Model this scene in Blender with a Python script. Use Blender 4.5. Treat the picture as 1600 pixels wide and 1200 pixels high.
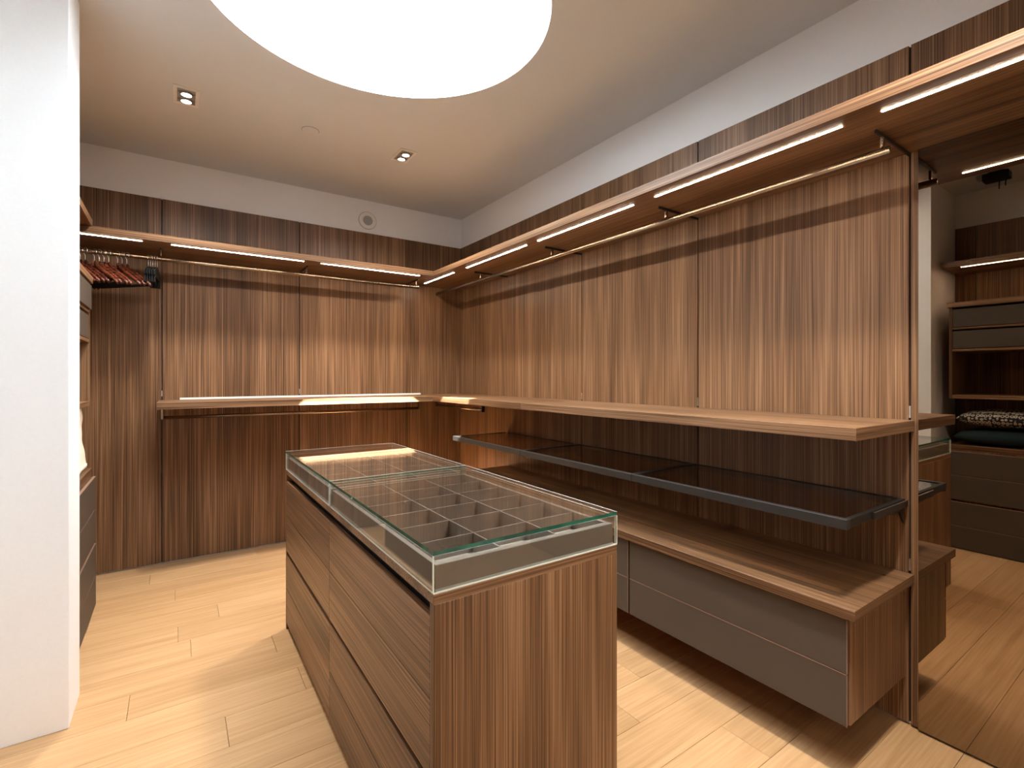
import bpy, bmesh, math, random
from mathutils import Vector, Matrix
random.seed(7)
SC = bpy.context.scene
COL = SC.collection
for o in list(bpy.data.objects):
    bpy.data.objects.remove(o)

# ------------------------------------------------------------------ camera
cam_d = bpy.data.cameras.new('camera')
cam_d.sensor_width = 36.0
cam_d.sensor_fit = 'HORIZONTAL'
cam_d.lens = 785.04 / 1600 * 36.0
cam_d.shift_x = -0.0346
cam_d.shift_y = -0.0069
cam_d.clip_start = 0.03
cam = bpy.data.objects.new('camera', cam_d)
cam.location = (-2.1984, -4.3959, 1.3)
cam.rotation_euler = (math.radians(90), 0, math.radians(-36.396))
COL.objects.link(cam)
SC.camera = cam

# ------------------------------------------------------------------ world, sun, portal, exposure
W = bpy.data.worlds.new('sky')
SC.world = W
W.use_nodes = True
bg = W.node_tree.nodes['Background']
bg.inputs['Color'].default_value = (0.78, 0.89, 1.0, 1)
bg.inputs['Strength'].default_value = 14.5

SKY_C = (-1.52, -2.345)
SKY_R = 0.688
CEIL = 2.8212
SHAFT = 0.62
SUN_DIR = Vector((0.40, 1.15, -1.50)).normalized()
sun_d = bpy.data.lights.new('sun', 'SUN')
sun_d.energy = 66.0
sun_d.angle = math.radians(0.53)
sun_d.color = (1.0, 1.0, 1.0)
sun = bpy.data.objects.new('sun', sun_d)
sun.rotation_euler = SUN_DIR.to_track_quat('-Z', 'Y').to_euler()
sun.location = (-3, -6, 6)
COL.objects.link(sun)

pd = bpy.data.lights.new('skylight_portal', 'AREA')
pd.shape = 'DISK'
pd.size = 2 * SKY_R
pd.cycles.is_portal = True
po = bpy.data.objects.new('skylight_portal', pd)
po.location = (SKY_C[0], SKY_C[1], CEIL + SHAFT - 0.03)
COL.objects.link(po)

SC.view_settings.view_transform = 'Standard'
SC.view_settings.look = 'None'
SC.view_settings.gamma = 1.0
SC.view_settings.use_curve_mapping = False
SC.view_settings.exposure = 0.75
SC.cycles.transparent_max_bounces = 24
SC.cycles.max_bounces = 12
SC.cycles.diffuse_bounces = 6
SC.cycles.caustics_reflective = False
SC.cycles.caustics_refractive = False
SC.cycles.sample_clamp_indirect = 30.0

# ------------------------------------------------------------------ materials
def nmat(name):
    m = bpy.data.materials.new(name)
    m.use_nodes = True
    nt = m.node_tree
    for n in list(nt.nodes):
        if n.type != 'OUTPUT_MATERIAL':
            nt.nodes.remove(n)
    out = [n for n in nt.nodes if n.type == 'OUTPUT_MATERIAL'][0]
    return m, nt, out

def N(nt, t, **kw):
    n = nt.nodes.new(t)
    for k, v in kw.items():
        setattr(n, k, v)
    return n

def principled(nt, out, color=(.5, .5, .5), rough=.5, metal=0.0, spec=.5):
    b = N(nt, 'ShaderNodeBsdfPrincipled')
    b.inputs['Base Color'].default_value = (*color, 1)
    b.inputs['Roughness'].default_value = rough
    b.inputs['Metallic'].default_value = metal
    b.inputs['Specular IOR Level'].default_value = spec
    nt.links.new(b.outputs[0], out.inputs[0])
    return b

def coords(nt, seed_scale=7.0):
    tc = N(nt, 'ShaderNodeTexCoord')
    oi = N(nt, 'ShaderNodeObjectInfo')
    mul = N(nt, 'ShaderNodeMath', operation='MULTIPLY')
    mul.inputs[1].default_value = seed_scale
    nt.links.new(oi.outputs['Random'], mul.inputs[0])
    add = N(nt, 'ShaderNodeVectorMath', operation='ADD')
    nt.links.new(tc.outputs['Object'], add.inputs[0])
    nt.links.new(mul.outputs[0], add.inputs[1])
    return add.outputs[0], oi.outputs['Random']

def ramp(nt, stops):
    r = N(nt, 'ShaderNodeValToRGB')
    e = r.color_ramp.elements
    while len(e) < len(stops):
        e.new(0.5)
    for el, (p, c) in zip(e, stops):
        el.position = p
        el.color = (*c, 1)
    return r

def wood_mat(name, axis, cols, rough=.42, fine=400, mid=190, broad=8, along=(.004, .006, .07), tint=.05, bump=.06):
    m, nt, out = nmat(name)
    v, rnd = coords(nt)
    def layer(scale, al, detail, dist=0.0):
        mp = N(nt, 'ShaderNodeMapping')
        s = [1, 1, 1]
        s['xyz'.index(axis)] = al
        mp.inputs['Scale'].default_value = s
        nt.links.new(v, mp.inputs[0])
        nz = N(nt, 'ShaderNodeTexNoise')
        nz.inputs['Scale'].default_value = scale
        nz.inputs['Detail'].default_value = detail
        nz.inputs['Distortion'].default_value = dist
        nt.links.new(mp.outputs[0], nz.inputs['Vector'])
        return nz.outputs['Fac']
    f = layer(fine, along[0], 2)
    g = layer(mid, along[1], 3)
    b = layer(broad, along[2], 2, .6)
    h = layer(mid * .3, along[1] * 1.6, 2)
    def madd(a, k, c):
        n = N(nt, 'ShaderNodeMath', operation='MULTIPLY_ADD')
        nt.links.new(a, n.inputs[0])
        n.inputs[1].default_value = k
        if isinstance(c, float):
            n.inputs[2].default_value = c
        else:
            nt.links.new(c, n.inputs[2])
        return n.outputs[0]
    s = madd(f, .95, -.715)
    s = madd(g, .70, s)
    s = madd(h, .26, s)
    s = madd(b, .52, s)
    rt = madd(rnd, tint * 2, -tint)
    ad = N(nt, 'ShaderNodeMath', operation='ADD')
    nt.links.new(s, ad.inputs[0])
    nt.links.new(rt, ad.inputs[1])
    r = ramp(nt, [(.25, cols[0]), (.5, cols[1]), (.77, cols[2])])
    nt.links.new(ad.outputs[0], r.inputs[0])
    p = principled(nt, out, rough=rough, spec=.35)
    nt.links.new(r.outputs[0], p.inputs['Base Color'])
    bp = N(nt, 'ShaderNodeBump')
    bp.inputs['Strength'].default_value = bump
    bp.inputs['Distance'].default_value = .002
    nt.links.new(f, bp.inputs['Height'])
    nt.links.new(bp.outputs[0], p.inputs['Normal'])
    return m

WAL = [(.054, .0255, .0105), (.158, .0785, .0355), (.335, .190, .101)]
wz = wood_mat('walnut_vertical_grain', 'z', WAL)
wx = wood_mat('walnut_grain_along_x', 'x', WAL)
wy = wood_mat('walnut_grain_along_y', 'y', WAL)
OAK = [(.40, .230, .105), (.47, .277, .132), (.53, .325, .165)]
oak = wood_mat('pale_oak_plank', 'x', OAK, rough=.38, fine=120, mid=40, broad=10, along=(.03, .02, .12), tint=.12, bump=.03)
mahog = wood_mat('mahogany_hanger', 'x', [(.022, .006, .004), (.055, .013, .007), (.12, .034, .017)], rough=.22, fine=200, tint=.15)

def plain(name, color, rough=.5, metal=0.0, spec=.5, bump=0.0, bscale=300, var=0.0):
    m, nt, out = nmat(name)
    p = principled(nt, out, color, rough, metal, spec)
    v, rnd = coords(nt)
    nz = N(nt, 'ShaderNodeTexNoise')
    nz.inputs['Scale'].default_value = bscale
    nz.inputs['Detail'].default_value = 3
    nt.links.new(v, nz.inputs['Vector'])
    if bump:
        bp = N(nt, 'ShaderNodeBump')
        bp.inputs['Strength'].default_value = bump
        bp.inputs['Distance'].default_value = .001
        nt.links.new(nz.outputs['Fac'], bp.inputs['Height'])
        nt.links.new(bp.outputs[0], p.inputs['Normal'])
    lo = tuple(c * (1 - var) for c in color)
    hi = tuple(min(1, c * (1 + var)) for c in color)
    r = ramp(nt, [(.3, lo), (.7, hi)])
    nt.links.new(nz.outputs['Fac'], r.inputs[0])
    nt.links.new(r.outputs[0], p.inputs['Base Color'])
    return m

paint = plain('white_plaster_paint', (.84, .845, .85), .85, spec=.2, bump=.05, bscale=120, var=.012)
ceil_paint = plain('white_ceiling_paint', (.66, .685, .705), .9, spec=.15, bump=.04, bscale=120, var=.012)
shaft_paint = plain('skylight_well_white', (.86, .86, .85), .9, spec=.1)
dark_gap = plain('dark_gap', (.012, .010, .009), .6)
dark_metal = plain('dark_bronze_metal', (.018, .015, .0125), .45, metal=.3, var=.05)
bronze_bar = plain('bronze_shelf_bar', (.018, .0145, .011), .55, metal=.0, var=.05)
rail_metal = plain('bronze_rail_metal', (.30, .22, .16), .25, metal=.95, var=.04)
steel = plain('brushed_steel', (.62, .60, .57), .28, metal=1.0, var=.05)
leather = plain('taupe_leather_drawer', (.070, .052, .038), .55, spec=.35, bump=.25, bscale=700, var=.08)
piping = plain('tan_piping_edge', (.26, .15, .10), .5, spec=.3)
tray_leather = plain('taupe_tray_leather', (.15, .122, .10), .6, spec=.3, bump=.2, bscale=600, var=.06)
tray_floor = plain('grey_tray_lining', (.42, .39, .355), .8, spec=.2, bump=.1, bscale=900, var=.05)
white_metal = plain('white_metal_trim', (.80, .79, .77), .45)
black_plastic = plain('black_plastic', (.006, .006, .0065), .6, spec=.2)
grey_mesh = plain('grey_speaker_mesh', (.36, .36, .365), .6, bump=.5, bscale=900, var=.3)
cream = plain('cream_towelling', (.82, .76, .66), .95, spec=.1, bump=.6, bscale=260, var=.06)
teal_velvet = plain('dark_teal_fabric', (.012, .022, .026), .9, spec=.15, bump=.3, bscale=400, var=.2)
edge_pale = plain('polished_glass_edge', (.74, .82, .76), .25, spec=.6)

def emit(name, color, strength):
    m, nt, out = nmat(name)
    e = N(nt, 'ShaderNodeEmission')
    e.inputs[0].default_value = (*color, 1)
    e.inputs[1].default_value = strength
    nt.links.new(e.outputs[0], out.inputs[0])
    return m
led = emit('warm_led_strip', (1.0, .82, .62), 82.0)
lamp_glow = emit('downlight_lens', (1.0, .86, .68), 9.0)
puck_glow = emit('small_puck_lens', (1.0, .86, .68), 3.0)

def glass_mat(name, tint, f0=.04):
    """thin clear pane: straight-through transparency plus a Schlick reflection"""
    m, nt, out = nmat(name)
    tr = N(nt, 'ShaderNodeBsdfTransparent')
    tr.inputs[0].default_value = (*tint, 1)
    gl = N(nt, 'ShaderNodeBsdfGlossy')
    gl.inputs['Roughness'].default_value = .003
    gl.inputs[0].default_value = (1, 1, 1, 1)
    geo = N(nt, 'ShaderNodeNewGeometry')
    dot = N(nt, 'ShaderNodeVectorMath', operation='DOT_PRODUCT')
    nt.links.new(geo.outputs['Normal'], dot.inputs[0])
    nt.links.new(geo.outputs['Incoming'], dot.inputs[1])
    ab = N(nt, 'ShaderNodeMath', operation='ABSOLUTE')
    nt.links.new(dot.outputs['Value'], ab.inputs[0])
    inv = N(nt, 'ShaderNodeMath', operation='SUBTRACT')
    inv.inputs[0].default_value = 1.0
    nt.links.new(ab.outputs[0], inv.inputs[1])
    pw = N(nt, 'ShaderNodeMath', operation='POWER')
    nt.links.new(inv.outputs[0], pw.inputs[0])
    pw.inputs[1].default_value = 5.0
    ma = N(nt, 'ShaderNodeMath', operation='MULTIPLY_ADD')
    nt.links.new(pw.outputs[0], ma.inputs[0])
    ma.inputs[1].default_value = 1 - f0
    ma.inputs[2].default_value = f0
    mx = N(nt, 'ShaderNodeMixShader')
    nt.links.new(ma.outputs[0], mx.inputs[0])
    nt.links.new(tr.outputs[0], mx.inputs[1])
    nt.links.new(gl.outputs[0], mx.inputs[2])
    nt.links.new(mx.outputs[0], out.inputs[0])
    return m
clear_glass = glass_mat('clear_glass', (.975, .985, .975))
smoked_glass = glass_mat('smoked_bronze_glass', (.74, .66, .57), .045)
sky_glass = glass_mat('skylight_glass', (.97, .98, .98))


m, nt, out = nmat('green_glass_edge')
p = principled(nt, out, (.045, .20, .125), .12, spec=.7)
tc, _ = coords(nt)
nz = N(nt, 'ShaderNodeTexNoise')
nz.inputs['Scale'].default_value = 16
nt.links.new(tc, nz.inputs['Vector'])
r = ramp(nt, [(.35, (.006, .055, .033)), (.62, (.02, .13, .08)), (.75, (.10, .30, .20))])
nt.links.new(nz.outputs['Fac'], r.inputs[0])
nt.links.new(r.outputs[0], p.inputs['Base Color'])
green_edge = m

m, nt, out = nmat('bronze_mirror')
g = N(nt, 'ShaderNodeBsdfGlossy')
g.inputs[0].default_value = (.31, .243, .18, 1)
g.inputs['Roughness'].default_value = .0
nt.links.new(g.outputs[0], out.inputs[0])
mirror_mat = m

# woven ring pattern of the small cushion
m, nt, out = nmat('ring_pattern_fabric')
p = principled(nt, out, rough=.9, spec=.1)
tc = N(nt, 'ShaderNodeTexCoord')
vo = N(nt, 'ShaderNodeTexVoronoi', feature='F1')
vo.inputs['Scale'].default_value = 42
vo.inputs['Randomness'].default_value = .35
nt.links.new(tc.outputs['Object'], vo.inputs['Vector'])
r = ramp(nt, [(.20, (.02, .02, .022)), (.30, (.42, .37, .31)), (.46, (.42, .37, .31)), (.56, (.02, .02, .022))])
nt.links.new(vo.outputs['Distance'], r.inputs[0])
nt.links.new(r.outputs[0], p.inputs['Base Color'])
ring_fabric = m

# ------------------------------------------------------------------ builders
WORLD = {}          # object -> world position of its origin (no rotations while building)

class MB:
    def __init__(s):
        s.bm = bmesh.new()
    def box(s, x0, x1, y0, y1, z0, z1, bev=0.0, mi=0, seg=1):
        if x1 < x0: x0, x1 = x1, x0
        if y1 < y0: y0, y1 = y1, y0
        if z1 < z0: z0, z1 = z1, z0
        r = bmesh.ops.create_cube(s.bm, size=1.0)
        vs = r['verts']
        for v in vs:
            v.co = Vector((x0 + (v.co.x + .5) * (x1 - x0), y0 + (v.co.y + .5) * (y1 - y0), z0 + (v.co.z + .5) * (z1 - z0)))
        fs = list({f for v in vs for f in v.link_faces})
        for f in fs:
            f.material_index = mi
        if bev:
            es = list({e for v in vs for e in v.link_edges})
            bmesh.ops.bevel(s.bm, geom=es, offset=bev, segments=seg, affect='EDGES', profile=.5)
        return s
    def cyl(s, a, b, r, seg=16, r2=None, caps=True):
        a, b = Vector(a), Vector(b)
        d = b - a
        q = d.to_track_quat('Z', 'Y').to_matrix().to_4x4()
        mt = Matrix.Translation((a + b) / 2) @ q
        bmesh.ops.create_cone(s.bm, cap_ends=caps, segments=seg, radius1=r, radius2=r if r2 is None else r2, depth=d.length, matrix=mt)
        return s
    def ring(s, c, axis, ri, ro, h, seg=40):
        """flat annulus of height h along axis from c"""
        c = Vector(c)
        ax = Vector(axis).normalized()
        u = ax.orthogonal().normalized()
        w = ax.cross(u)
        rows = []
        for (rr, hh) in ((ri, 0), (ro, 0), (ro, h), (ri, h)):
            rows.append([s.bm.verts.new(c + ax * hh + (u * math.cos(2 * math.pi * k / seg) + w * math.sin(2 * math.pi * k / seg)) * rr) for k in range(seg)])
        for i in range(4):
            A, B = rows[i], rows[(i + 1) % 4]
            for k in range(seg):
                s.bm.faces.new((A[k], A[(k + 1) % seg], B[(k + 1) % seg], B[k]))
        return s
    def prism(s, pts, off):
        """closed polygon pts (3d) extruded by vector off"""
        off = Vector(off)
        a = [s.bm.verts.new(Vector(p)) for p in pts]
        b = [s.bm.verts.new(Vector(p) + off) for p in pts]
        s.bm.faces.new(a)
        s.bm.faces.new(list(reversed(b)))
        n = len(a)
        for i in range(n):
            s.bm.faces.new((a[i], b[i], b[(i + 1) % n], a[(i + 1) % n]))
        return s
    def tube(s, pts, r, seg=8):
        pts = [Vector(p) for p in pts]
        rows = []
        for i, p in enumerate(pts):
            t = (pts[min(i + 1, len(pts) - 1)] - pts[max(i - 1, 0)]).normalized()
            ref = Vector((0, 1, 0)) if abs(t.y) < .9 else Vector((1, 0, 0))
            u = t.cross(ref).normalized()
            w = t.cross(u)
            rows.append([s.bm.verts.new(p + (u * math.cos(2 * math.pi * k / seg) + w * math.sin(2 * math.pi * k / seg)) * r) for k in range(seg)])
        for A, B in zip(rows, rows[1:]):
            for k in range(seg):
                s.bm.faces.new((A[k], A[(k + 1) % seg], B[(k + 1) % seg], B[k]))
        s.bm.faces.new(rows[0])
        s.bm.faces.new(rows[-1])
        return s
    def build(s, name, mat, parent=None, label=None, origin=None, smooth=False):
        bm = s.bm
        bmesh.ops.recalc_face_normals(bm, faces=bm.faces)
        if origin is None:
            lo = Vector((min(v.co.x for v in bm.verts), min(v.co.y for v in bm.verts), min(v.co.z for v in bm.verts)))
            hi = Vector((max(v.co.x for v in bm.verts), max(v.co.y for v in bm.verts), max(v.co.z for v in bm.verts)))
            c = (lo + hi) / 2
        else:
            c = Vector(origin)
        for v in bm.verts:
            v.co -= c
        me = bpy.data.meshes.new(name)
        bm.to_mesh(me)
        bm.free()
        for mm in (mat if isinstance(mat, (list, tuple)) else [mat]):
            me.materials.append(mm)
        if smooth:
            for p in me.polygons:
                p.use_smooth = True
        o = bpy.data.objects.new(name, me)
        COL.objects.link(o)
        if parent is not None:
            o.parent = parent
            o.location = c - WORLD[parent]
        else:
            o.location = c
        WORLD[o] = c
        if label:
            o['label'] = label
        return o

def B(*a, **k):
    return MB().box(*a, **k)

def tag(o, label, cat, group=None):
    o['label'] = label
    o['category'] = cat
    if group:
        o['group'] = group
    return o

def board(parent, x0, x1, y0, y1, z0, z1, axis, bev=.001):
    """veneered board with its grain along axis; the end edges are banded across"""
    mb = B(x0, x1, y0, y1, z0, z1, bev=bev)
    mb.bm.normal_update()
    for f in mb.bm.faces:
        if abs(getattr(f.normal, axis)) > .9:
            f.material_index = 1
    return mb.build('board', [wy, wx] if axis == 'y' else [wx, wy], parent)

def thing(name, loc, label, cat, group=None):
    o = bpy.data.objects.new(name, None)
    o.empty_display_size = .1
    o.location = loc
    COL.objects.link(o)
    WORLD[o] = Vector(loc)
    return tag(o, label, cat, group)

def struct(o):
    o['kind'] = 'structure'
    return o

# ------------------------------------------------------------------ setting: shell
XL, YF = -3.10, -5.60
PZ = 2.5362               # top of the wood panels
wall_right = struct(B(.018, .14, YF - .12, .14, 0, CEIL).build('wall_right', paint))
wall_back = struct(B(XL - .12, .0179, .018, .14, 0, CEIL).build('wall_back', paint))
wall_left = struct(B(XL - .12, XL, -1.6, .0179, 0, CEIL).build('wall_left', paint))
struct(B(-3.22, -2.52, -1.85, -1.6001, 0, CEIL, bev=.002).build('wall_left', paint))
struct(B(-3.22, -2.52, -3.03, -2.90, 0, CEIL, bev=.002).build('wall_left', paint))
wall_left_near = struct(B(XL - .12, XL, YF, -3.0301, 0, CEIL).build('wall_left', paint))
struct(B(XL - .12, .0179, YF - .12, YF, 0, CEIL).build('wall_front', paint))
# doorway between the two wall stubs, closed by a plain white door
struct(B(-3.22, -2.98, -2.8999, -1.8501, 2.10, CEIL).build('wall_left', paint))
door = struct(B(-3.05, -3.01, -2.895, -1.855, .002, 2.095, bev=.002).build('door_1', white_metal))
MB().cyl((-3.0095, -2.0, 1.02), (-2.965, -2.0, 1.02), .010).cyl((-2.968, -2.0, 1.02), (-2.968, -2.13, 1.02), .009).build('handle', steel, door)

# ceiling with a round opening
bm_ = MB()
bm = bm_.bm
SEG = 96
X0, X1, Y0, Y1 = XL - .12, .14, YF - .12, .14
ci, co_ = [], []
for k in range(SEG):
    a = 2 * math.pi * (k + .5) / SEG
    dx, dy = math.cos(a), math.sin(a)
    ci.append(bm.verts.new((SKY_C[0] + SKY_R * dx, SKY_C[1] + SKY_R * dy, CEIL)))
    t = 1e9
    if dx > 1e-9: t = min(t, (X1 - SKY_C[0]) / dx)
    if dx < -1e-9: t = min(t, (X0 - SKY_C[0]) / dx)
    if dy > 1e-9: t = min(t, (Y1 - SKY_C[1]) / dy)
    if dy < -1e-9: t = min(t, (Y0 - SKY_C[1]) / dy)
    co_.append(bm.verts.new((SKY_C[0] + t * dx, SKY_C[1] + t * dy, CEIL)))
for k in range(SEG):
    j = (k + 1) % SEG
    bm.faces.new((ci[k], ci[j], co_[j], co_[k]))
corners = [(X1, Y1), (X0, Y1), (X0, Y0), (X1, Y0)]
for cxx, cyy in corners:
    ds = sorted(range(SEG), key=lambda k: (co_[k].co.x - cxx) ** 2 + (co_[k].co.y - cyy) ** 2)
    # the edge that spans the corner
    for k in range(SEG):
        j = (k + 1) % SEG
        A, Bq = co_[k].co, co_[j].co
        if abs(A.x - Bq.x) > 1e-6 and abs(A.y - Bq.y) > 1e-6 and (min(A.x, Bq.x) <= cxx <= max(A.x, Bq.x)) and (min(A.y, Bq.y) <= cyy <= max(A.y, Bq.y)):
            vv = bm.verts.new((cxx, cyy, CEIL))
            bm.faces.new((co_[k], vv, co_[j]))
ext = bmesh.ops.extrude_face_region(bm, geom=list(bm.faces))
for v in [g for g in ext['geom'] if isinstance(g, bmesh.types.BMVert)]:
    v.co.z += .10
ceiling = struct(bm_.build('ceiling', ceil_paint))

# round skylight: white well, curb ring and flat glass
sky = struct(MB().ring((SKY_C[0], SKY_C[1], CEIL + .1001), (0, 0, 1), SKY_R, SKY_R + .10, SHAFT - .10, seg=96).build('window_1', shaft_paint, smooth=False))
MB().cyl((SKY_C[0], SKY_C[1], CEIL + SHAFT + .002), (SKY_C[0], SKY_C[1], CEIL + SHAFT + .003), SKY_R + .06, seg=96).build('pane', sky_glass, sky)
MB().ring((SKY_C[0], SKY_C[1], CEIL + SHAFT + .001), (0, 0, 1), SKY_R + .061, SKY_R + .11, .03, seg=96).build('curb', dark_metal, sky)

# floor: slab with one object per plank, boards running along x
floor = struct(B(XL - .12, .14, YF - .12, .14, -.08, -.0125).build('floor', dark_gap))
PW = .193
known = {0: -2.207, 2: -2.014, 4: -2.145, 6: -2.353, 7: -1.7645}
seam0 = -.572
lens = [1.45, 1.7, 1.95, 2.1]
k = -4
while True:
    ya = seam0 - PW * k
    yb = ya - PW
    k += 1
    if yb < YF:
        break
    if yb > .015:
        continue
    ytop = min(ya, .016)
    start = known.get(k - 1, XL + .15 + ((k * 0.618034) % 1.0) * 1.6)
    xs = [XL + .001]
    x = start
    while x > XL + .35:
        x -= random.choice(lens)
    x = start if x <= XL + .35 else x
    cuts = []
    c = start
    while c > XL + .3:
        cuts.append(c)
        c -= random.choice(lens)
    c = start + random.choice(lens)
    while c < -.2:
        cuts.append(c)
        c += random.choice(lens)
    cuts = [-3.21 if (-2.95 < yb and ytop < -1.80) else XL + .0005] + sorted(cuts) + [.0175]
    for a_, b_ in zip(cuts, cuts[1:]):
        B(a_ + .0006, b_ - .0006, yb + .0006, ytop - .0006, -.012, -.0002 - random.random() * .0003, bev=.0008).build('plank', oak, floor)

# ------------------------------------------------------------------ wood wall panels (parts of the walls)
PT = .016
G = .0035     # half of a slotted joint
GY = {-.8587: .0012, -1.8041: G, -2.7436: G, -3.690: .004}
edges = [0.0, -.8587, -1.8041, -2.7436, -3.690]
for a_, b_ in zip(edges, edges[1:]):
    ga = GY.get(a_, .001)
    gb = GY.get(b_, .001)
    B(0, PT, b_ + gb, a_ - ga, .010, PZ, bev=.0008).build('panel', wz, wall_right)
# strip beside the mirror and the panels above the mirror
B(-.004, PT, -3.7195, -3.6945, .010, 2.1335, bev=.001).build('edge_strip', wz, wall_right)
B(0, PT, -4.633, -3.694, 2.140, PZ, bev=.0008).build('panel', wz, wall_right)
B(0, PT, YF + .002, -4.640, 2.140, PZ, bev=.0008).build('panel', wz, wall_right)
for y in (-1.8041, -2.7436, -3.690):
    B(.010, .0175, y - .0029, y + .0029, .012, PZ - .003).build('slotted_upright', dark_gap, wall_right)
for y, z in ((-3.690, .60), (-3.690, 1.17), (-1.8041, 1.17), (-2.7436, 1.17)):
    B(-.001, .009, y - .0028, y + .0028, z - .022, z + .022).build('bracket_clip', steel, wall_right)
BX = [XL + .017, -2.283, -1.4127, -.5477, -.047, .0176]
GX = {-2.283: G, -1.4127: G, -.5477: .0012, -.047: .0010}
for a_, b_ in zip(BX, BX[1:]):
    B(a_ + GX.get(a_, .0005), b_ - GX.get(b_, .0005), 0, PT, .010, PZ, bev=.0008).build('panel', wz, wall_back)
for x in (-2.283, -1.4127):
    B(x - .0029, x + .0029, .010, .0175, .012, PZ - .003).build('slotted_upright', dark_gap, wall_back)
    B(x - .0028, x + .0028, -.001, .009, 1.165, 1.205).build('bracket_clip', steel, wall_back)
for a_, b_ in ((-1.598, -.80), (-.794, -.003)):
    B(XL + .0005, XL + PT, a_, b_, .010, PZ, bev=.0008).build('panel', wz, wall_left)
for a_, b_ in ((-3.168, -3.033), (-4.10, -3.174), (-5.05, -4.106)):
    B(XL + .0005, XL + PT, a_, b_, .010, PZ, bev=.0008).build('panel', wz, wall_left_near)

# ------------------------------------------------------------------ top shelves with LED strips
TZ0, TZ1, TD = 2.1338, 2.175, .4908
def led_strip(x0, x1, y0, y1, z, parent):
    h = .0040
    if abs(x1 - x0) > abs(y1 - y0):
        mb = B(x0, x1, y0 - h, y0 + h, z - .0015, z - .0002)
    else:
        mb = B(x0 - h, x0 + h, y0, y1, z - .0015, z - .0002)
    return mb.build('led_strip', led, parent)

sh = thing('wall_shelf', (-.245, -2.7, TZ0), 'long high walnut shelf on the right wall with warm light strips underneath', 'shelf')
board(sh, -TD, -.0006, YF + .002, -.0006, TZ0, TZ1, 'y')
for a_, b_ in ((-.133, -.72), (-.941, -1.757), (-1.883, -2.683), (-2.819, -3.632), (-3.749, -4.555), (-4.69, -5.4)):
    led_strip(-.418, -.418, b_, a_, TZ0, sh)
sh = thing('wall_shelf', (-1.7, -.245, TZ0), 'high walnut shelf on the back wall with warm light strips above the hanger rail', 'shelf')
board(sh, XL + .018, -TD - .0015, -TD, -.0006, TZ0, TZ1, 'x')
for a_, b_ in ((-2.95, -2.37), (-2.227, -1.463), (-1.347, -.59)):
    led_strip(a_, b_, -.438, -.438, TZ0, sh)
sh = thing('wall_shelf', (-2.85, -1.0, TZ1), 'high walnut shelf end glimpsed at left beside the white wall', 'shelf')
board(sh, XL + .018, -2.597, -1.598, -.445, TZ1 + .001, TZ1 + .044, 'y')
sh = thing('wall_shelf', (-2.85, -4.0, 2.145), 'high lit walnut shelf above the drawer cabinet seen in the mirror', 'shelf')
board(sh, XL + .018, -2.640, -5.05, -3.062, 2.147, 2.188, 'y')
led_strip(-2.70, -2.70, -4.03, -3.17, 2.147, sh)
led_strip(-2.70, -2.70, -5.0, -4.15, 2.147, sh)

# ------------------------------------------------------------------ hanging rails
def oval_rod(a, b, w, h, seg=20):
    a, b = Vector(a), Vector(b)
    mb = MB()
    d = (b - a).normalized()
    up = Vector((0, 0, 1))
    side = d.cross(up)
    rows = [[mb.bm.verts.new(p + side * math.cos(2 * math.pi * k / seg) * w + up * math.sin(2 * math.pi * k / seg) * h) for k in range(seg)] for p in (a, b)]
    for k in range(seg):
        mb.bm.faces.new((rows[0][k], rows[0][(k + 1) % seg], rows[1][(k + 1) % seg], rows[1][k]))
    mb.bm.faces.new(rows[0])
    mb.bm.faces.new(rows[1])
    return mb

RZ = 2.072
rl = thing('hanging_rail', (-.25, -1.85, RZ), 'long bronze clothes rail under the high shelf on the right wall', 'clothes rail')
oval_rod((-.25, -3.712, RZ), (-.25, -.012, RZ), .008, .014).build('rod', rail_metal, rl, smooth=True)
for y in (-3.690, -2.7436, -1.8041, -.8587):
    br = B(-.305, -.0006, y - .004, y + .004, TZ0 - .012, TZ0 - .0003, bev=.001).build('bracket_arm', dark_metal, rl)
    B(-.258, -.242, y - .005, y + .005, RZ + .0142, TZ0 - .0125, bev=.001).build('stem', rail_metal, br, label='light bronze stem')
rl = thing('hanging_rail', (-1.8, -.25, RZ), 'bronze clothes rail carrying hangers under the high shelf on the back wall', 'clothes rail')
oval_rod((XL + .02, -.25, RZ), (-.522, -.25, RZ), .008, .014).build('rod', rail_metal, rl, smooth=True)
for x in (-2.283, -1.4127, -.5477):
    br = B(x - .004, x + .004, -.305, -.0006, TZ0 - .012, TZ0 - .0003, bev=.001).build('bracket_arm', dark_metal, rl)
    B(x - .005, x + .005, -.258, -.242, RZ + .0142, TZ0 - .0125, bev=.001).build('stem', rail_metal, br, label='light bronze stem')

# ------------------------------------------------------------------ middle shelves and their rails
MZ0, MZ1, MD = 1.0993, 1.1397, .4942
sh = thing('wall_shelf', (-1.4, -.25, MZ0), 'waist-high walnut shelf along the back wall with a bright sun patch near the corner', 'shelf')
board(sh, -2.300, -MD - .0015, -MD, -.0006, MZ0, MZ1, 'x')
B(-2.183, -.415, -.034, -.020, MZ1 + .0002, MZ1 + .014, bev=.001).build('back_ledge', white_metal, sh, label='thin white ledge along the back of the shelf')
sh = thing('wall_shelf', (-.25, -.9, MZ0), 'waist-high walnut shelf on the right wall next to the room corner', 'shelf')
board(sh, -MD, -.0006, -1.8035, -.0006, MZ0, MZ1, 'y')
sh = thing('wall_shelf', (-.25, -2.75, MZ0), 'waist-high walnut shelf on the right wall ending at the mirror', 'shelf')
board(sh, -MD, -.0046, -3.7057, -1.8055, MZ0, MZ1, 'y')

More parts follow.
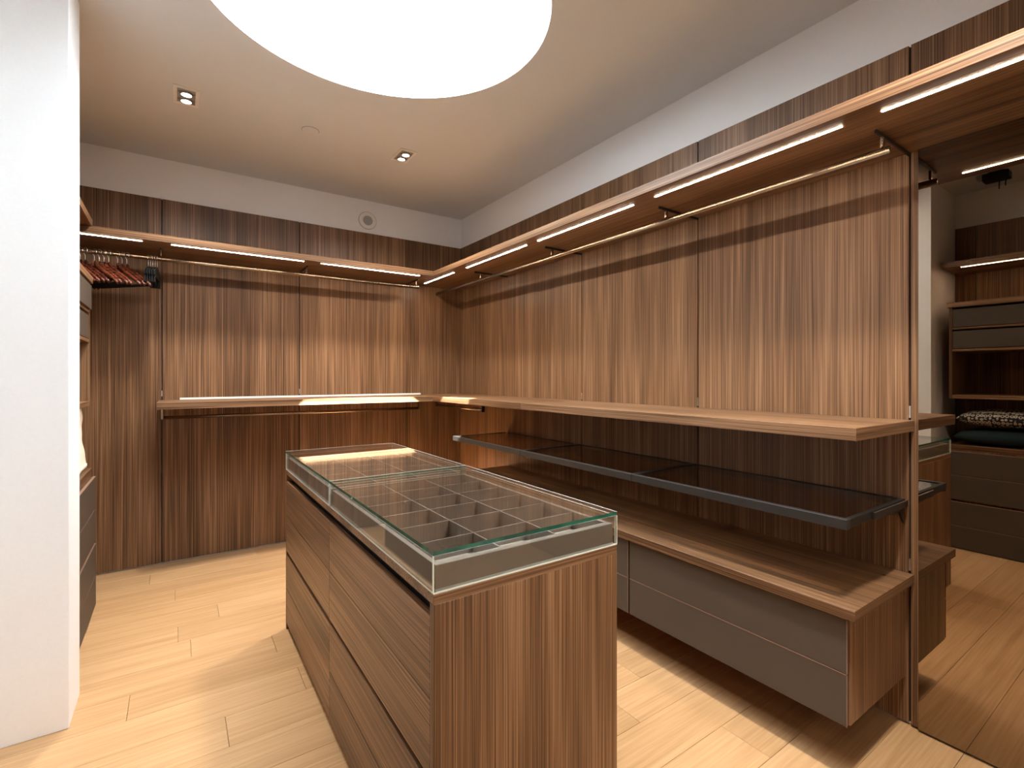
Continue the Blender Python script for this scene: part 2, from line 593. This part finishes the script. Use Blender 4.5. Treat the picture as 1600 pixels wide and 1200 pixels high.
rl = thing('hanging_rail', (-1.4, -.25, 1.03), 'slim clothes rail under the waist-high shelf on the back wall', 'clothes rail')
oval_rod((-2.270, -.25, 1.032), (-.530, -.25, 1.032), .008, .011).build('rod', rail_metal, rl, smooth=True)
for x in (-2.278, -.524):
    B(x - .006, x + .006, -.259, -.241, 1.022, MZ0 - .0003, bev=.001).build('end_bracket', rail_metal, rl)
rl = thing('hanging_rail', (-.25, -.45, 1.04), 'short clothes rail under the waist-high shelf in the room corner', 'clothes rail')
oval_rod((-.25, -.888, 1.040), (-.25, -.012, 1.040), .008, .011).build('rod', rail_metal, rl, smooth=True)
B(-.262, -.238, -.902, -.889, 1.022, MZ0 - .0003, bev=.002).build('end_bracket', black_plastic, rl, label='black end bracket')
B(-.259, -.241, -.0115, -.001, 1.024, MZ0 - .0003, bev=.001).build('end_bracket', rail_metal, rl)

# ------------------------------------------------------------------ smoked glass shelves
GZ0, GZ1, GD = .8125, .8457, .488
def glass_shelf(y0, y1, label, end=False):
    t = thing('glass_shelf', (-.24, (y0 + y1) / 2, GZ0), label, 'shelf', 'smoked glass shelves on the right wall')
    fr = MB()
    B(-GD, -GD + .022, y0 + .0008, y1 - .0008, GZ0, GZ1, bev=.001).build('front_bar', bronze_bar, t)
    for ya, yb in ((y0 + .0008, y0 + .018), (y1 - .018, y1 - .0008)):
        B(-GD + .0222, -.0050, ya, yb, GZ0 + .004, GZ1 - .001, bev=.001).build('side_bar', dark_metal, t)
    B(-.022, -.0050, y0 + .0182, y1 - .0182, GZ0 + .004, GZ1 - .001, bev=.001).build('back_bar', dark_metal, t)
    B(-GD + .0222, -.0222, y0 + .0182, y1 - .0182, GZ1 - .010, GZ1 - .003).build('pane', smoked_glass, t)
    # bracket arm with gusset, below each side
    for y in (y0 + .004, y1 - .011):
        MB().prism([(-.0050, y, GZ0 + .0037), (-.24, y, GZ0 + .0037), (-.24, y, GZ0 - .004), (-.048, y, GZ0 - .012), (-.0050, y, GZ0 - .060)], (0, .007, 0)).build('bracket', dark_metal, t)
    return t
glass_shelf(-1.7885, -.8447, 'smoked glass shelf in a bronze frame, the one nearest the room corner')
glass_shelf(-2.7345, -1.7895, 'smoked glass shelf in a bronze frame, the middle of the three')
g3 = glass_shelf(-3.6776, -2.7355, 'smoked glass shelf in a bronze frame, the one ending at the mirror')
B(-.30, -.0050, -3.6860, -3.6782, GZ0 + .004, GZ1 - .006, bev=.001).build('end_arm', dark_metal, g3)
B(-.30, -.0050, -3.6856, -3.6820, GZ1 - .0058, GZ1 - .0038).build('arm_ridge', steel, g3, label='thin bright ridge along the end arm')

# ------------------------------------------------------------------ low bench and its drawer units
BZ0, BZ1 = .5349, .5698
bench = thing('bench_top', (-.25, -2.3, BZ0), 'long low walnut bench top running along the right wall to the mirror', 'bench')
board(bench, -.500, -.0046, -3.7057, -.8587, BZ0, BZ1, 'y')
for x, y in ((-.10, -3.64), (-.10, -2.85), (-.10, -1.95)):
    MB().cyl((x, y, BZ1 + .0002), (x, y, BZ1 + .0015), .006, seg=16).build('screw_cap', dark_metal, bench)

DZ = (.183, .352, .5275)
def leather_drawer(parent, axis_x, y0, y1, z0, z1, sgn, depth=.018):
    """drawer front whose outer face lies at x = axis_x, facing sgn along x"""
    xb = axis_x - sgn * depth
    f = B(axis_x, xb, y0, y1, z0, z1, bev=.0012).build('drawer', leather, parent)
    B(axis_x - sgn * .001, axis_x - sgn * .004 + sgn * .0048, y0 + .001, y1 - .001, z1 + .0001, z1 + .0024).build('piping', piping, f, label='pale tan piped edge')
    B(axis_x - sgn * .001, axis_x + sgn * .0008, y0 - .0024, y0 - .0002, z0, z1).build('piping', piping, f, label='pale tan piped edge')
    return f

def bench_unit(y0, y1, label, side=False):
    t = thing('drawer_unit', (-.24, (y0 + y1) / 2, DZ[0]), label, 'drawers', 'drawer units under the bench')
    B(-.4650, -.0046, y0, y1, DZ[0], BZ0 - .0005, bev=.001).build('body', wz, t)
    leather_drawer(t, -.4835, y0 + .0045, y1 - .0045, DZ[0] + .001, DZ[1] - .003, -1)
    leather_drawer(t, -.4835, y0 + .0045, y1 - .0045, DZ[1] + .001, DZ[2] - .0005, -1)
    return t
bench_unit(-3.678, -2.716, 'floating unit of two wide taupe leather drawers under the bench end by the mirror')
bench_unit(-2.714, -1.752, 'floating taupe drawer unit under the bench, mostly hidden behind the island')
bench_unit(-1.750, -.862, 'floating taupe drawer unit under the bench, farthest from the mirror')

# ------------------------------------------------------------------ island
IX0, IX1, IY0, IY1 = -1.745, -1.1876, -3.3592, -1.497
SZ0, SZ1 = .7975, .8214
isl = thing('island', ((IX0 + IX1) / 2, (IY0 + IY1) / 2, 0), 'walnut drawer island in the middle of the room under the glass display cases', 'island')
B(IX0, IX1, IY0, IY1, SZ0, SZ1, bev=.001).build('top_slab', wx, isl)
B(IX0, IX1, IY0, IY0 + .020, .0008, SZ0 - .0003, bev=.0006).build('end_panel', wz, isl)
B(IX0, IX1, IY1 - .020, IY1, .0008, SZ0 - .0003, bev=.0006).build('end_panel', wz, isl)
B(IX0 + .030, IX1 - .030, IY0 + .0202, IY1 - .0202, .045, SZ0 - .0005).build('carcass', dark_gap, isl)
B(IX0 + .050, IX1 - .050, IY0 + .0202, IY1 - .0202, .0008, .0445).build('plinth', dark_gap, isl)
IYM = -2.419
rows = ((.582, .763), (.404, .5795), (.212, .384), (.034, .2095))
for (ya, yb) in ((IY0 + .0215, IYM - .001), (IYM + .001, IY1 - .0215)):
    for (za, zb) in rows:
        B(IX0 + .0005, IX0 + .0195, ya, yb, za, zb, bev=.0008).build('drawer', wy, isl)
        B(IX1 - .0195, IX1 - .0005, ya, yb, za, zb, bev=.0008).build('drawer', wy, isl)

# two divided trays on the island
TRZ0, TRZ1 = SZ1 + .0002, .8815
def tray(y0, y1, label):
    x0, x1 = IX0 + .0085, IX1 - .0085
    t = thing('accessory_tray', ((x0 + x1) / 2, (y0 + y1) / 2, TRZ0), label, 'tray', 'divided leather trays on the island')
    w = .013
    wn = .022
    B(x0, x1, y0, y1, TRZ0, TRZ0 + .006).build('lining', tray_floor, t, label='paler grey lining')
    for (a, b, c, d) in ((x0, x1, y0, y0 + wn), (x0, x1, y1 - w, y1), (x0, x0 + w, y0 + wn + .0002, y1 - w - .0002), (x1 - w, x1, y0 + wn + .0002, y1 - w - .0002)):
        B(a, b, c, d, TRZ0 + .0062, TRZ1, bev=.0008).build('side', tray_leather, t)
    d = .0022
    xi, xj = x0 + w, x1 - w
    yi, yj = y0 + wn, y1 - w
    cols = [xi + (xj - xi) * k / 3 for k in range(4)]
    rws = [yi + (yj - yi) * k / 6 for k in range(7)]
    for x in cols[1:3]:
        B(x - d, x + d, yi + .0004, yj - .0004, TRZ0 + .0062, TRZ1 - .003, bev=.0006).build('divider', tray_leather, t)
    for y in rws[1:6]:
        for a, b in zip(cols, cols[1:]):
            B(a + (d if a != xi else 0) + .0003, b - (d if b != xj else 0) - .0003, y - d, y + d, TRZ0 + .0062, TRZ1 - .003, bev=.0006).build('divider', tray_leather, t)
    return t
tray(IY0 + .0085, IYM - .0085, 'taupe leather tray of eighteen compartments on the near half of the island')
tray(IYM + .0085, IY1 - .0085, 'taupe leather tray of eighteen compartments on the far half of the island')

# two glass cases over the trays
CZ0, CZ1 = SZ1 + .0003, .9152
def pane(parent, x0, x1, y0, y1, z0, z1, thin):
    """a glass sheet: its two large faces clear, its narrow edges polished (thin axis given)"""
    mb = B(x0, x1, y0, y1, z0, z1)
    ax = 'xyz'.index(thin)
    for f in mb.bm.faces:
        f.normal_update()
        f.material_index = 0 if abs(f.normal[ax]) > .9 else 1
    return mb
def glass_case(y0, y1, label):
    t = thing('glass_case', ((IX0 + IX1) / 2, (y0 + y1) / 2, CZ0), label, 'display case', 'glass cases on the island')
    g = .004
    mb = pane(t, IX0, IX1, y0, y1, CZ1 - .010, CZ1, 'z')
    for f in mb.bm.faces:
        if f.material_index and (f.normal.y > .5 or f.normal.x > .5):
            f.material_index = 0
    mb.build('top_pane', [clear_glass, green_edge], t)
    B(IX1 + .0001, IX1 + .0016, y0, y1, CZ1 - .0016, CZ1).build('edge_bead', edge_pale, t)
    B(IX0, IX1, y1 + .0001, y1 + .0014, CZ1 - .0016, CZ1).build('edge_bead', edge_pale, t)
    zt = CZ1 - .0103
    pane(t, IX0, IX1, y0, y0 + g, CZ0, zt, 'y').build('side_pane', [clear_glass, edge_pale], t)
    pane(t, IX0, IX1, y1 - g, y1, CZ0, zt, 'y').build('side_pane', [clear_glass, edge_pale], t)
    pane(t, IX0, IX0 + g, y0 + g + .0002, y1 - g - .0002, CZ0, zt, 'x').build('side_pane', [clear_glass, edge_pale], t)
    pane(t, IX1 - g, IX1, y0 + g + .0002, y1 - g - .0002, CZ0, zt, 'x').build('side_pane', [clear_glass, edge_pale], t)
    # pale bead painted in as light on the bottom glass edge; polished corner joints
    B(IX0 - .0004, IX1 + .0004, y0 - .0018, y0 - .0002, CZ0, CZ0 + .0032).build('lit_edge_bead', edge_pale, t)
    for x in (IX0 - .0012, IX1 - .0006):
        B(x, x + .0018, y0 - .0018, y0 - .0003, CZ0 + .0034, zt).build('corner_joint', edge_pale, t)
    return t
glass_case(IY0 + .002, IYM - .0008, 'clear glass case with green edges covering the near half of the island')
glass_case(IYM + .0026, IY1 - .001, 'clear glass case covering the far half of the island')

# ------------------------------------------------------------------ left-wall cabinets (two alcoves)
def chest(xf, y0, y1, label, group='leather drawer chests on the left wall'):
    t = thing('drawer_chest', ((xf + XL) / 2, (y0 + y1) / 2, 0), label, 'chest of drawers', group)
    xb = XL + .018
    B(xb, xf - .018, y0, y1, .747, .785, bev=.001).build('top_slab', wy, t)
    B(xb, xf - .0185, y0 + .004, y1 - .004, .03, .7465, bev=.001).build('body', wz, t)
    B(xb, xf - .045, y0 + .004, y1 - .004, .0008, .0295).build('plinth', dark_gap, t)
    for za, zb in ((.556, .733), (.372, .551), (.176, .352), (.006, .171)):
        f = B(xf - .018, xf, y0 + .006, y1 - .001, za, zb, bev=.001).build('drawer', leather, t)
        B(xf - .012, xf - .001, y0 + .007, y1 - .002, zb + .0001, zb + .0022).build('piping', piping, f, label='pale tan piped edge')
    return t
def hutch(xf, y0, y1, label, ajar=.0):
    t = thing('wall_cabinet', ((xf + XL) / 2, (y0 + y1) / 2, 1.135), label, 'cabinet', 'hung cabinets above the drawer chests')
    xb = XL + .018
    B(xb, xf + .012, y0 - .012, y1 + .012, 1.830, 1.868, bev=.001).build('top_slab', wy, t)
    for a, b in ((y0, y0 + .02), (y1 - .02, y1)):
        B(xb, xf, a, b, 1.1355, 1.8295, bev=.001).build('side_panel', wz, t)
    for za, zb in ((1.1355, 1.163), (1.494, 1.512), (1.662, 1.676)):
        B(xb, xf - .001, y0 + .0202, y1 - .0202, za, zb, bev=.001).build('shelf_board', wy, t)
    B(xb, xb + .006, y0 + .0202, y1 - .0202, 1.1632, 1.4938).build('back_panel', wz, t)
    B(xf - .03 + ajar, xf - .002 + ajar, y0 + .022, y1 - .022, 1.680, 1.815, bev=.001).build('drawer', leather, t)
    B(xf - .03, xf - .002, y0 + .022, y1 - .022, 1.516, 1.648, bev=.001).build('drawer', leather, t)
    return t
chest(-2.571, -1.585, -.560, 'taupe leather drawer chest at far left below the cream towel')
hutch(-2.597, -1.585, -.560, 'walnut cabinet with two leather drawers at far left below the hangers', ajar=.012)
chest(-2.590, -4.07, -3.120, 'dark leather drawer chest under the cushions, seen in the mirror')
hutch(-2.605, -4.07, -3.120, 'walnut cabinet with two drawers and an open niche, seen in the mirror')
tag(MB().cyl((-2.64, -1.0, 1.4885), (-2.64, -1.0, 1.4935), .018, seg=20).build('puck_light', puck_glow), 'tiny round light under the leather drawers at far left', 'lamp')

# soft goods
def pillow(name, mat, sx, sy, sz, loc, label, cat, seed, pinch=.6, rot=(0, 0, 0), wr=.0, power=2.2):
    rnd = random.Random(seed)
    bm2 = bmesh.new()
    n = 28
    ph = [rnd.uniform(0, 6.28) for _ in range(8)]
    top, bot = [], []
    for s_, arr in ((1, top), (-1, bot)):
        for i in range(n + 1):
            row = []
            for j in range(n + 1):
                u, v = 2 * i / n - 1, 2 * j / n - 1
                e = max(0, (1 - abs(u) ** power)) ** pinch * max(0, (1 - abs(v) ** power)) ** pinch
                x = u * (1 - .05 * (1 - abs(u)) * 0 - .06 * (1 - v * v) * abs(u) ** 3 * -1 * 0) * sx / 2
                y = v * sy / 2
                w = wr * (math.sin(7 * u + ph[0] + 3 * v) + math.sin(9 * v + ph[1] - 4 * u) + .6 * math.sin(15 * (u + v) + ph[2])) * e
                row.append(bm2.verts.new((x, y, s_ * (e * sz / 2 + w) if (0 < i < n and 0 < j < n) else 0)))
            arr.append(row)
    for arr in (top, bot):
        for i in range(n):
            for j in range(n):
                bm2.faces.new((arr[i][j], arr[i + 1][j], arr[i + 1][j + 1], arr[i][j + 1]))
    bmesh.ops.remove_doubles(bm2, verts=bm2.verts, dist=1e-5)
    mt = Matrix.Translation(loc) @ (Matrix.Rotation(rot[2], 4, 'Z') @ Matrix.Rotation(rot[1], 4, 'Y') @ Matrix.Rotation(rot[0], 4, 'X'))
    bmesh.ops.transform(bm2, matrix=mt, verts=bm2.verts)
    mb = MB()
    mb.bm.free()
    mb.bm = bm2
    o = mb.build(name, mat, smooth=True)
    return tag(o, label, cat)
pillow('cushion', teal_velvet, .46, .56, .122, (-2.835, -3.425, .8475), 'dark teal cushion lying under the patterned one in the mirror', 'cushion', 3, pinch=.30)
pillow('cushion', ring_fabric, .42, .50, .150, (-2.835, -3.405, .9855), 'small cushion with a ring pattern lying on a dark one in the mirror', 'cushion', 4, pinch=.42)

# cream towel: a folded, slightly slumped stack of cloth standing on the far chest
def towel():
    bm2 = bmesh.new()
    rnd = random.Random(11)
    nz_, ny = 26, 20
    x1, x0 = -2.612, -2.86
    ya, yb = -1.12, -.578
    ring = []
    for k in range(nz_ + 1):
        z = .7865 + (1.128 - .7865) * k / nz_
        f = k / nz_
        lean = -.020 * f
        bulge = .002 * math.sin(f * 9) + .0012 * math.sin(f * 23 + 1)
        pts = []
        for j in range(ny + 1):
            v = j / ny
            y = ya + (yb - ya) * v + .002 * math.sin(f * 8) * v - .012 * f * v
            pts.append((x1 + lean + bulge + .0025 * math.sin(v * 14 + f * 7), y, z))
        for j in range(ny + 1):
            v = 1 - j / ny
            y = ya + (yb - ya) * v + .002 * math.sin(f * 8) * v - .012 * f * v
            pts.append((x0 + .004 * math.sin(v * 11 + f * 5), y, z))
        ring.append([bm2.verts.new(p) for p in pts])
    m_ = len(ring[0])
    for A, Bq in zip(ring, ring[1:]):
        for k in range(m_):
            bm2.faces.new((A[k], A[(k + 1) % m_], Bq[(k + 1) % m_], Bq[k]))
    bm2.faces.new(ring[0])
    bm2.faces.new(ring[-1])
    mb = MB()
    mb.bm.free()
    mb.bm = bm2
    o = tag(mb.build('towel', cream, smooth=True), 'folded cream towel standing on the drawer chest at far left', 'towel')
    hem = B(-2.6090, -2.6055, -1.10, -.585, .800, .815, bev=.001).build('hem', cream, o)
    return o
towel()

# ------------------------------------------------------------------ mirror
mir = thing('wall_mirror', (-.01, -4.6, .01), 'tall bronze-tinted mirror on the right wall reflecting the island and cabinets', 'mirror')
B(-.0150, -.0110, -5.50, -3.7215, .010, 2.1325).build('mirror_glass', mirror_mat, mir)
B(-.0108, .0170, -5.50, -3.7215, .010, 2.1325).build('backing', dark_gap, mir)

# ------------------------------------------------------------------ ceiling and wall fittings
def downlight(cx, cy, label, power=72, spread=150):
    t = thing('recessed_downlight', (cx, cy, CEIL - .02), label, 'ceiling light', 'twin recessed downlights')
    w, l = .058, .106
    z0 = CEIL - .0005
    for (a, b, c, d) in ((-w, w, -l, -l + .022), (-w, w, l - .022, l), (-w, -w + .018, -l + .0222, l - .0222), (w - .018, w, -l + .0222, l - .0222)):
        B(cx + a, cx + b, cy + c, cy + d, z0 - .004, z0, bev=.0008).build('frame', white_metal, t)
    B(cx - w + .0182, cx + w - .0182, cy - l + .0222, cy + l - .0222, z0 - .0012, z0).build('tray', grey_mesh, t)
    for s in (-1, 1):
        y = cy + s * .040
        lp = MB().ring((cx, y, z0 - .0135), (0, 0, 1), .0235, .029, .012, seg=28).build('lamp_ring', steel, t)
        MB().cyl((cx, y, z0 - .0085), (cx, y, z0 - .0125), .0230, seg=28).build('lens', lamp_glow, lp)
        for q in (-1, 1):
            B(cx + q * .036 - .003, cx + q * .036 + .003, y - .006, y + .006, z0 - .008, z0 - .0015).build('clip', steel, t)
        ld = bpy.data.lights.new('downlight_beam', 'SPOT')
        ld.energy = power
        ld.spot_size = math.radians(spread)
        ld.spot_blend = 1.0
        ld.shadow_soft_size = .07
        ld.color = (1.0, .95, .88)
        lo = bpy.data.objects.new('downlight_beam', ld)
        lo.location = Vector((cx, y, z0 - .016)) - Vector((cx, cy, CEIL - .02))
        lo.parent = t
        COL.objects.link(lo)
    return t
downlight(-2.158, -1.045, 'lit twin recessed downlight on the ceiling at left')
downlight(-.945, -1.030, 'lit twin recessed downlight on the ceiling nearer the room corner')

downlight(-.945, -4.00, 'lit twin recessed downlight on the ceiling in front of the mirror', 105, 135)

t = thing('sprinkler_cover', (-1.537, -1.039, CEIL - .004), 'flat round white cover on the ceiling between the two downlights', 'ceiling fitting')
MB().cyl((-1.537, -1.039, CEIL - .0055), (-1.537, -1.039, CEIL - .0025), .046, seg=40).build('plate', ceil_paint, t)
MB().ring((-1.537, -1.039, CEIL - .0024), (0, 0, 1), .036, .050, .002, seg=40).build('shadow_ring', grey_mesh, t)

t = thing('wall_speaker', (-.874, .012, 2.649), 'round white speaker with a grey grille high on the back wall', 'speaker')
MB().ring((-.874, .0178, 2.649), (0, -1, 0), .041, .072, .008, seg=48).build('surround', white_metal, t)
MB().ring((-.874, .0178, 2.649), (0, -1, 0), .0725, .076, .004, seg=48).build('rim', grey_mesh, t)
MB().cyl((-.874, .0178, 2.649), (-.874, .0120, 2.649), .0405, seg=40).build('grille', grey_mesh, t)

t = thing('ceiling_box', (-2.72, -3.37, CEIL - .06), 'small black box with two short cables under the ceiling, seen in the mirror', 'device')
B(-2.77, -2.67, -3.45, -3.30, CEIL - .065, CEIL - .012, bev=.004).build('housing', black_plastic, t)
B(-2.745, -2.695, -3.299, -3.262, CEIL - .040, CEIL - .0008, bev=.003).build('mount', grey_mesh, t, label='grey mounting block')
B(-2.745, -2.695, -3.42, -3.33, CEIL - .0118, CEIL - .0008).build('mount', black_plastic, t)
for y, l in ((-3.40, .075), (-3.435, .060)):
    MB().tube([(-2.69, y, CEIL - .060), (-2.688, y + .003, CEIL - .085), (-2.690, y + .006, CEIL - .065 - l)], .004).build('cable', black_plastic, t)

# ------------------------------------------------------------------ hangers on the back rail
HZ = RZ + .0142       # top of the rod
def arc_hook(r=.017, drop=.070, wire=.0018):
    """wire hook in the local xz plane hanging over a rod whose top is at z=0"""
    pts = []
    c = Vector((0, 0, -r + wire + .0006))
    for k in range(13):
        a = math.radians(-30 + 210 * k / 12)
        pts.append((c.x + r * math.cos(a) * 1.0, 0, c.z + r * math.sin(a)))
    pts += [(-r * .95, 0, c.z - .008), (-.004, 0, c.z - r - .006), (0, 0, c.z - r - .014), (0, 0, -drop - .012)]
    return MB().tube(pts, wire, seg=6)
def wooden_hanger():
    t = thing('wooden_hanger', (0, 0, 0), 'x', 'hanger', 'wooden suit hangers on the back rail')
    arc_hook().build('hook', steel, t, origin=(0, 0, 0), label='bright steel hook', smooth=True)
    mb = MB()
    n = 10
    for s in (-1, 1):
        rws = []
        for k in range(n + 1):
            f = k / n
            x = s * (.004 + .206 * f)
            zc = -.085 - .125 * (f ** .85) - .030 * max(0, f - .8)
            y = -.018 * f ** 2
            hy = .006 + .004 * f ** 2
            hz = .017 - .005 * f
            ring = []
            for q in range(8):
                a = 2 * math.pi * q / 8 + math.pi / 8
                ring.append(mb.bm.verts.new((x, y + hy * math.cos(a), zc + hz * math.sin(a))))
            rws.append(ring)
        for A, Bq in zip(rws, rws[1:]):
            for q in range(8):
                mb.bm.faces.new((A[q], A[(q + 1) % 8], Bq[(q + 1) % 8], Bq[q]))
        mb.bm.faces.new(rws[0])
        mb.bm.faces.new(rws[-1])
    mb.build('shoulders', mahog, t, origin=(0, 0, 0), smooth=True)
    MB().cyl((-.19, -.012, -.216), (.19, -.012, -.216), .006, seg=8).build('trouser_bar', black_plastic, t, origin=(0, 0, 0), label='dark trouser bar')
    return t
def clip_hanger():
    t = thing('clip_hanger', (0, 0, 0), 'x', 'hanger', 'black clip hangers on the back rail')
    arc_hook().build('hook', steel, t, origin=(0, 0, 0), label='bright steel hook', smooth=True)
    MB().prism([(-.012, -.0025, -.072), (.012, -.0025, -.072), (.17, -.0025, -.118), (.17, -.0025, -.146), (-.17, -.0025, -.146), (-.17, -.0025, -.118)], (0, .005, 0)).build('bar', black_plastic, t, origin=(0, 0, 0))
    for x in (-.135, .135):
        MB().box(x - .018, x + .018, -.0040, .0040, -.190, -.1465, bev=.001).build('clip', black_plastic, t, origin=(0, 0, 0))
    return t
def copy_tree(o, parent=None):
    c = o.copy()
    COL.objects.link(c)
    if parent is not None:
        c.parent = parent
    for ch in list(o.children):
        copy_tree(ch, c)
    return c
ORD = ['first', 'second', 'third', 'fourth', 'fifth', 'sixth', 'seventh', 'eighth', 'ninth', 'tenth', 'eleventh', 'twelfth', 'thirteenth', 'fourteenth', 'fifteenth', 'sixteenth', 'seventeenth']
hx = [-2.425, -2.447, -2.469, -2.512, -2.534, -2.556, -2.578, -2.620, -2.642, -2.664, -2.686, -2.708, -2.730, -2.752]
proto = wooden_hanger()
for i, x in enumerate(hx):
    o = proto if i == 0 else copy_tree(proto)
    o.location = (x - .030, -.25, HZ)
    o.rotation_euler = (0, 0, math.radians(-50 + random.uniform(-1.5, 1.5)))
    o['label'] = 'reddish wooden suit hanger on the back rail, %s from the black clip hangers' % ORD[i]
proto = clip_hanger()
for i in range(5):
    o = proto if i == 0 else copy_tree(proto)
    o.location = (-2.302 - .0115 * i, -.25, HZ)
    o.rotation_euler = (0, 0, math.radians(-94))
    o['label'] = 'slim black clip hanger bunched on the back rail, %s from the right' % ORD[i]
